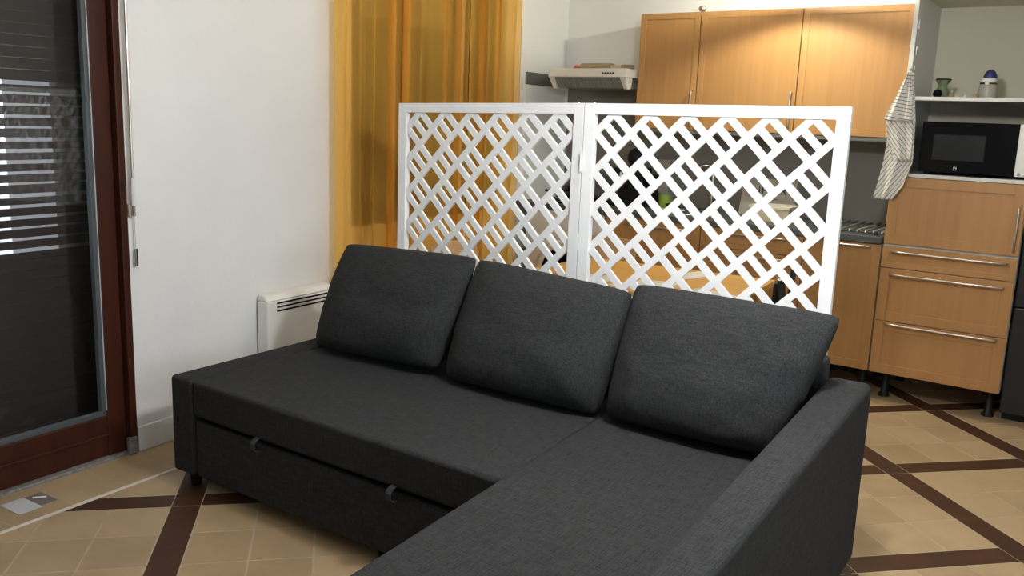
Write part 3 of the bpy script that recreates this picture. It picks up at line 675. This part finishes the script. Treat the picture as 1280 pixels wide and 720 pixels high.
# coffee machine
e = thing('coffee_machine', (-2.83, 5.36, CT), 'black coffee machine with a round lid behind the lattice, between hob and green jar', 'coffee machine')
BX('base', (-2.95,5.24,CT),(-2.66,5.52,CT+.03), M_black, e, .006)
BX('column', (-2.90,5.37,CT+.03),(-2.72,5.52,CT+.25), M_black, e, .01, seg=3)
BX('brew_head', (-2.90,5.26,CT+.17),(-2.72,5.369,CT+.25), M_black, e, .01)
MB().lathe((-2.80,5.43,CT+.25), [(.045,0),(.045,.03),(.058,.05),(.060,.085),(.045,.115),(.015,.128)], 24).build('round_lid', M_black, e)
BX('water_tank', (-2.715,5.38,CT+.03),(-2.655,5.50,CT+.21), M_blackgloss, e, .006)
BX('badge', (-2.826,5.257,CT+.185),(-2.814,5.2605,CT+.225), M_whiteplastic, e)
tl(MB().box((-2.99,5.55,CT),(-2.905,5.61,CT+.29)), 'storage_box', M_cardl, 'pale carton standing behind the black coffee machine, on its hood side', 'box', bevel=.002)
tl(MB().box((-2.70,5.54,CT),(-2.60,5.62,CT+.31)), 'storage_box', M_boxprint, 'grey upright carton against the backsplash behind the green jar', 'box', bevel=.002)
e = thing('jar', (-2.575, 5.44, CT), 'small green labelled jar on the worktop next to the coffee machine', 'jar')
MB().lathe((-2.578,5.44,CT), [(.038,0),(.041,.005),(.041,.082)], 20).build('label_wrap', M_greenjar, e); MB().lathe((-2.578,5.44,CT+.082), [(.040,0),(.040,.016)], 20).build('lid', M_green, e)
# sink and tap
e = thing('kitchen_tap', (-2.28, 5.50, CT), 'tall chrome gooseneck tap on the worktop behind the lattice', 'tap')
pts = [(-2.275,5.50,CT),(-2.275,5.50,CT+.24)]+[(-2.275-.045+.045*math.cos(a),5.50-.02*(1-math.cos(a)),CT+.24+.055*math.sin(a)) for a in [i*math.pi/10 for i in range(1,11)]]+[(-2.367,5.46,CT+.20)]
MB().tube(pts, .010, 10).build('spout', M_chrome, e); MB().lathe((-2.275,5.50,CT), [(.026,0),(.024,.02),(.016,.03)], 18).build('base', M_chrome, e)
MB().tube([(-2.27,5.50,CT+.06),(-2.235,5.47,CT+.085)], .006, 8).build('lever', M_chrome, e)
e = thing('sink', (-2.40, 5.30, CT), 'round steel sink bowl rim set in the worktop below the chrome tap', 'sink')
m = MB(); m.lathe((-2.36,5.28,CT), [(.185,0),(.185,.004),(.165,.004),(.155,.0015),(.02,.0012)], 36); m.build('bowl_rim', M_steel, e)
MB().lathe((-2.36,5.28,CT+.003), [(.14,0),(.10,.0008),(.02,.0008)], 30).build('bowl_dark', M_grey, e)
e = thing('dish_stack', (-2.36, 5.2, CT), 'low stack of white and black dishes by the sink', 'dishes')
MB().lathe((-2.40,5.17,CT+.0045), [(.04,0),(.085,.012),(.083,.014),(.04,.004)], 24).build('plate', M_enamel, e); MB().lathe((-2.39,5.17,CT+.019), [(.03,0),(.05,.035),(.048,.035),(.028,.004)], 20).build('bowl', M_black, e)
# printed carton, white box
e = thing('printed_carton', (-1.90, 5.48, CT), 'beige printed carton with dark lettering leaning at the backsplash behind the lattice', 'box')
m = MB().hexa([(-2.075,5.47,CT),(-1.715,5.47,CT),(-1.715,5.56,CT),(-2.075,5.56,CT)],[(-2.062,5.50,1.128),(-1.725,5.50,1.128),(-1.725,5.59,1.128),(-2.062,5.59,1.128)]); m.build('carton_body', M_boxprint, e, .002)
def text(s, x, z, size, par, y0=5.468, align='CENTER'):
    cu = bpy.data.curves.new('lettering', 'FONT'); cu.body = s; cu.size = size; cu.align_x = align; cu.extrude = .0006; cu.offset = .0012
    t_ = bpy.data.objects.new('lettering', cu); C.objects.link(t_); bpy.context.view_layer.update()
    me = bpy.data.meshes.new_from_object(t_.evaluated_get(bpy.context.evaluated_depsgraph_get())); bpy.data.objects.remove(t_)
    me.materials.clear(); me.materials.append(M_ink)
    o = bpy.data.objects.new('lettering', me); C.objects.link(o); o.parent = par
    lean = math.atan2(.03, 1.128-CT); y = y0+.03*(z-CT)/(1.128-CT)
    o.location = Vector((x, y, z))-wpos(par); o.rotation_euler = (R(90)-lean, 0, 0)
    return o
for s, x in (('C', -2.015), ('i', -1.955), ('P', -1.925), ('W', -1.845), ('R', -1.80)): text(s, x, 1.035, .062, e)
text('—  C   ITY  —', -1.905, .998, .024, e); text('LA', -1.93, 1.085, .022, e)
e = thing('white_box', (-1.78, 5.3, CT), 'low cream box with a lid in front of the printed carton', 'box')
BX('box_body', (-1.905,5.20,CT),(-1.665,5.40,CT+.075), M_cardl, e, .002); BX('lid', (-1.91,5.195,CT+.0755),(-1.66,5.405,CT+.092), M_pale, e, .002)
# drying rack
e = thing('drying_rack', (-1.27, 5.33, CT), 'dark metal drying rack of parallel bars on the worktop beside the tall cabinet', 'rack')
for i in range(9):
    x = -1.455+i*.043
    m = MB().tube([(x,5.08,.899),(x,5.08,.908),(x,5.60,.908),(x,5.60,.899)], .0048, 6); m.build('bar', M_grime if i % 2 else M_steel, e)
MB().tube([(-1.47,5.10,.899),(-1.10,5.10,.899)], .004, 6).tube([(-1.47,5.57,.899),(-1.10,5.57,.899)], .004, 6).build('cross_bar', M_blackmetal, e)
tl(MB().lathe((-1.135,5.055,CT), [(.012,0),(.014,.006),(.006,.018)], 12), 'stopper', M_black, 'small black stopper in front of the drying rack', 'stopper')
# ------------------------------------------------------------------ dining table, mats, chairs behind the screen
e = thing('dining_table', (-1.85, 3.7, 0), 'honey coloured wooden dining table behind the lattice screen', 'table')
tp = [(-2.36,3.34),(-1.27,3.34),(-1.345,4.10),(-2.30,4.04)]
MB().prism(tp, .712, .74).build('table_top', M_table, e, .003)
MB().prism([(-2.29,3.42),(-1.34,3.42),(-1.40,4.02),(-2.24,3.98)], .65, .7115).build('apron', M_table, e)
for x, y in ((-2.28,3.41),(-1.34,3.41),(-1.40,4.01),(-2.23,3.97)): MB().box((x-.022,y-.022,0),(x+.022,y+.022,.711)).build('leg', M_table, e, .003)
def pmat(pts, lab, m_=None): tag(MB().prism(pts, .7405, .744).build('placemat', m_ or M_mat), lab, 'placemat', 'placemats on the dining table')
pmat([(-2.10,3.40),(-1.90,3.38),(-1.875,3.545),(-2.02,3.60)], 'white placemat lying nearest the chair end of the table')
pmat([(-1.85,3.38),(-1.60,3.38),(-1.63,3.66),(-1.785,3.635)], 'white placemat in the middle of the near edge of the table')
pmat([(-1.76,3.86),(-1.665,3.75),(-1.60,3.95),(-1.70,4.035)], 'white placemat on the far edge of the table')
pmat([(-1.57,3.37),(-1.30,3.37),(-1.315,3.56),(-1.52,3.62)], 'white placemat at the end of the table nearest the black chair')
def wchair(x, y, rz, lab):
    e = thing('wooden_chair', (x, y, 0), lab, 'chair', 'light beech chairs at the dining table')
    c, s = math.cos(rz), math.sin(rz)
    def MM():
        m = MB(); m.M = lambda q: Vector((x+q[0]*c-q[1]*s, y+q[0]*s+q[1]*c, q[2])); return m
    m = MM(); m.box((-.19,-.19,.435),(.19,.20,.455)); m.build('seat', M_beechlight, e, .006)
    m = MM(); 
    vs = []; fs = []
    for k_ in range(2):
        for i in range(9):
            t = i/8*2-1
            for z in (.60, .80): vs.append((t*.19, .20+.025*(1-t*t)+(z-.45)*.12+k_*.010, z-.012*t*t*(1 if z > .7 else 0)))
    for i in range(8):
        a = i*2; fs += [(a,a+2,a+3,a+1),(18+a,18+a+1,18+a+3,18+a+2),(a+1,a+3,18+a+3,18+a+1),(a,18+a,18+a+2,a+2)]
    fs += [(0,1,19,18),(16,34,35,17)]
    m.add(vs, fs); m.build('backrest', M_beechlight, e)
    for sx in (-.17,.17):
        m = MM(); m.tube([(sx,-.17,0),(sx,-.165,.4345)], .014, 8); m.build('leg', M_steel, e)
        m = MM(); m.tube([(sx,.22,0),(sx,.19,.4345),(sx,.215,.598)], .013, 8); m.build('leg', M_steel, e)
wchair(-2.64, 3.60, R(90), 'light beech chair at the curtain end of the dining table')
wchair(-2.45, 4.20, R(0), 'light beech chair on the kitchen side of the dining table')
e = thing('folding_chair', (-1.02, 3.62, 0), 'black metal folding chair at the end of the table near the cabinets', 'chair')
MB().tube([(-1.15,3.42,0),(-1.15,3.62,.45),(-1.129,3.50,.848)], .012, 8).build('frame_tube', M_blackmetal, e)
MB().tube([(-1.20,3.86,0),(-1.19,3.80,.45),(-1.161,3.766,.855)], .012, 8).build('frame_tube', M_blackmetal, e)
MB().tube([(-1.47,3.55,0),(-1.20,3.55,.44)], .011, 8).build('front_leg', M_blackmetal, e); MB().tube([(-1.47,3.80,0),(-1.20,3.80,.44)], .011, 8).build('front_leg', M_blackmetal, e)
MB().hexa([(-1.48,3.54,.455),(-1.17,3.54,.445),(-1.17,3.84,.445),(-1.48,3.84,.455)],[(-1.48,3.54,.472),(-1.17,3.54,.462),(-1.17,3.84,.462),(-1.48,3.84,.472)]).build('seat', M_black, e, .005)
MB().hexa([(-1.165,3.515,.62),(-1.150,3.51,.62),(-1.172,3.78,.62),(-1.187,3.78,.62)],[(-1.155,3.50,.83),(-1.140,3.50,.83),(-1.148,3.62,.845),(-1.163,3.62,.845)]).build('backrest', M_black, e, .004)
# ------------------------------------------------------------------ lamps (above the frame)
RP = Vector((-.70, 2.05, 2.00))
e = thing('ceiling_lamp', RP+Vector((0,0,.03)), 'bare bulb ceiling lamp on a thin white stem above the chaise', 'lamp')
MB().tube([RP+Vector((0,0,.06)), (RP.x,RP.y,CEIL)], .006, 8).build('stem', M_whiteplastic, e)
MB().lathe(RP+Vector((0,0,.0)), [(.006,.0),(.020,.010),(.024,.022),(.016,.0345)], 16).build('bulb', M_bulb, e)
MB().lathe(RP+Vector((0,0,.035)), [(.020,0),(.020,.03),(.008,.036)], 14).build('bulb_socket', M_whiteplastic, e)
LP = Vector((-1.68, 4.80, 2.27))
e = thing('pendant_lamp', LP+Vector((0,0,-.08)), 'pendant bulb lamp with a round metal ring in front of the wall cabinets', 'lamp')
MB().tube([LP+Vector((0,0,.045)), (LP.x,LP.y,CEIL)], .004, 6).build('cord', M_black, e)
m = MB(); n_ = 40
vs = []
for (r_, h) in ((.118,-.070),(.118,-.040),(.122,-.040),(.122,-.070)):
    vs += [(LP.x+r_*math.cos(2*math.pi*j/n_), LP.y+r_*math.sin(2*math.pi*j/n_), LP.z+h) for j in range(n_)]
m.add(vs, [(i*n_+j, i*n_+(j+1) % n_, ((i+1) % 4)*n_+(j+1) % n_, ((i+1) % 4)*n_+j) for i in range(4) for j in range(n_)], True); m.build('metal_ring', M_steel, e)
for a in range(3):
    c_, s_ = math.cos(a*2.094+.5), math.sin(a*2.094+.5); MB().tube([LP+Vector((.01*c_,.01*s_,.05)), LP+Vector((.118*c_,.118*s_,-.042))], .0015, 5).build('ring_wire', M_steel, e)
MB().lathe(LP+Vector((0,0,.0305)), [(.016,0),(.016,.03),(.006,.036)], 12).build('bulb_socket', M_black, e)
MB().lathe(LP+Vector((0,0,.0)), [(.004,.0),(.014,.008),(.018,.020),(.012,.0298)], 16).build('bulb', M_bulb, e)
kl = light('pendant_light', 'POINT', LP, 62, (1.0, 0.98, 0.80), shadow_soft_size=0.022)
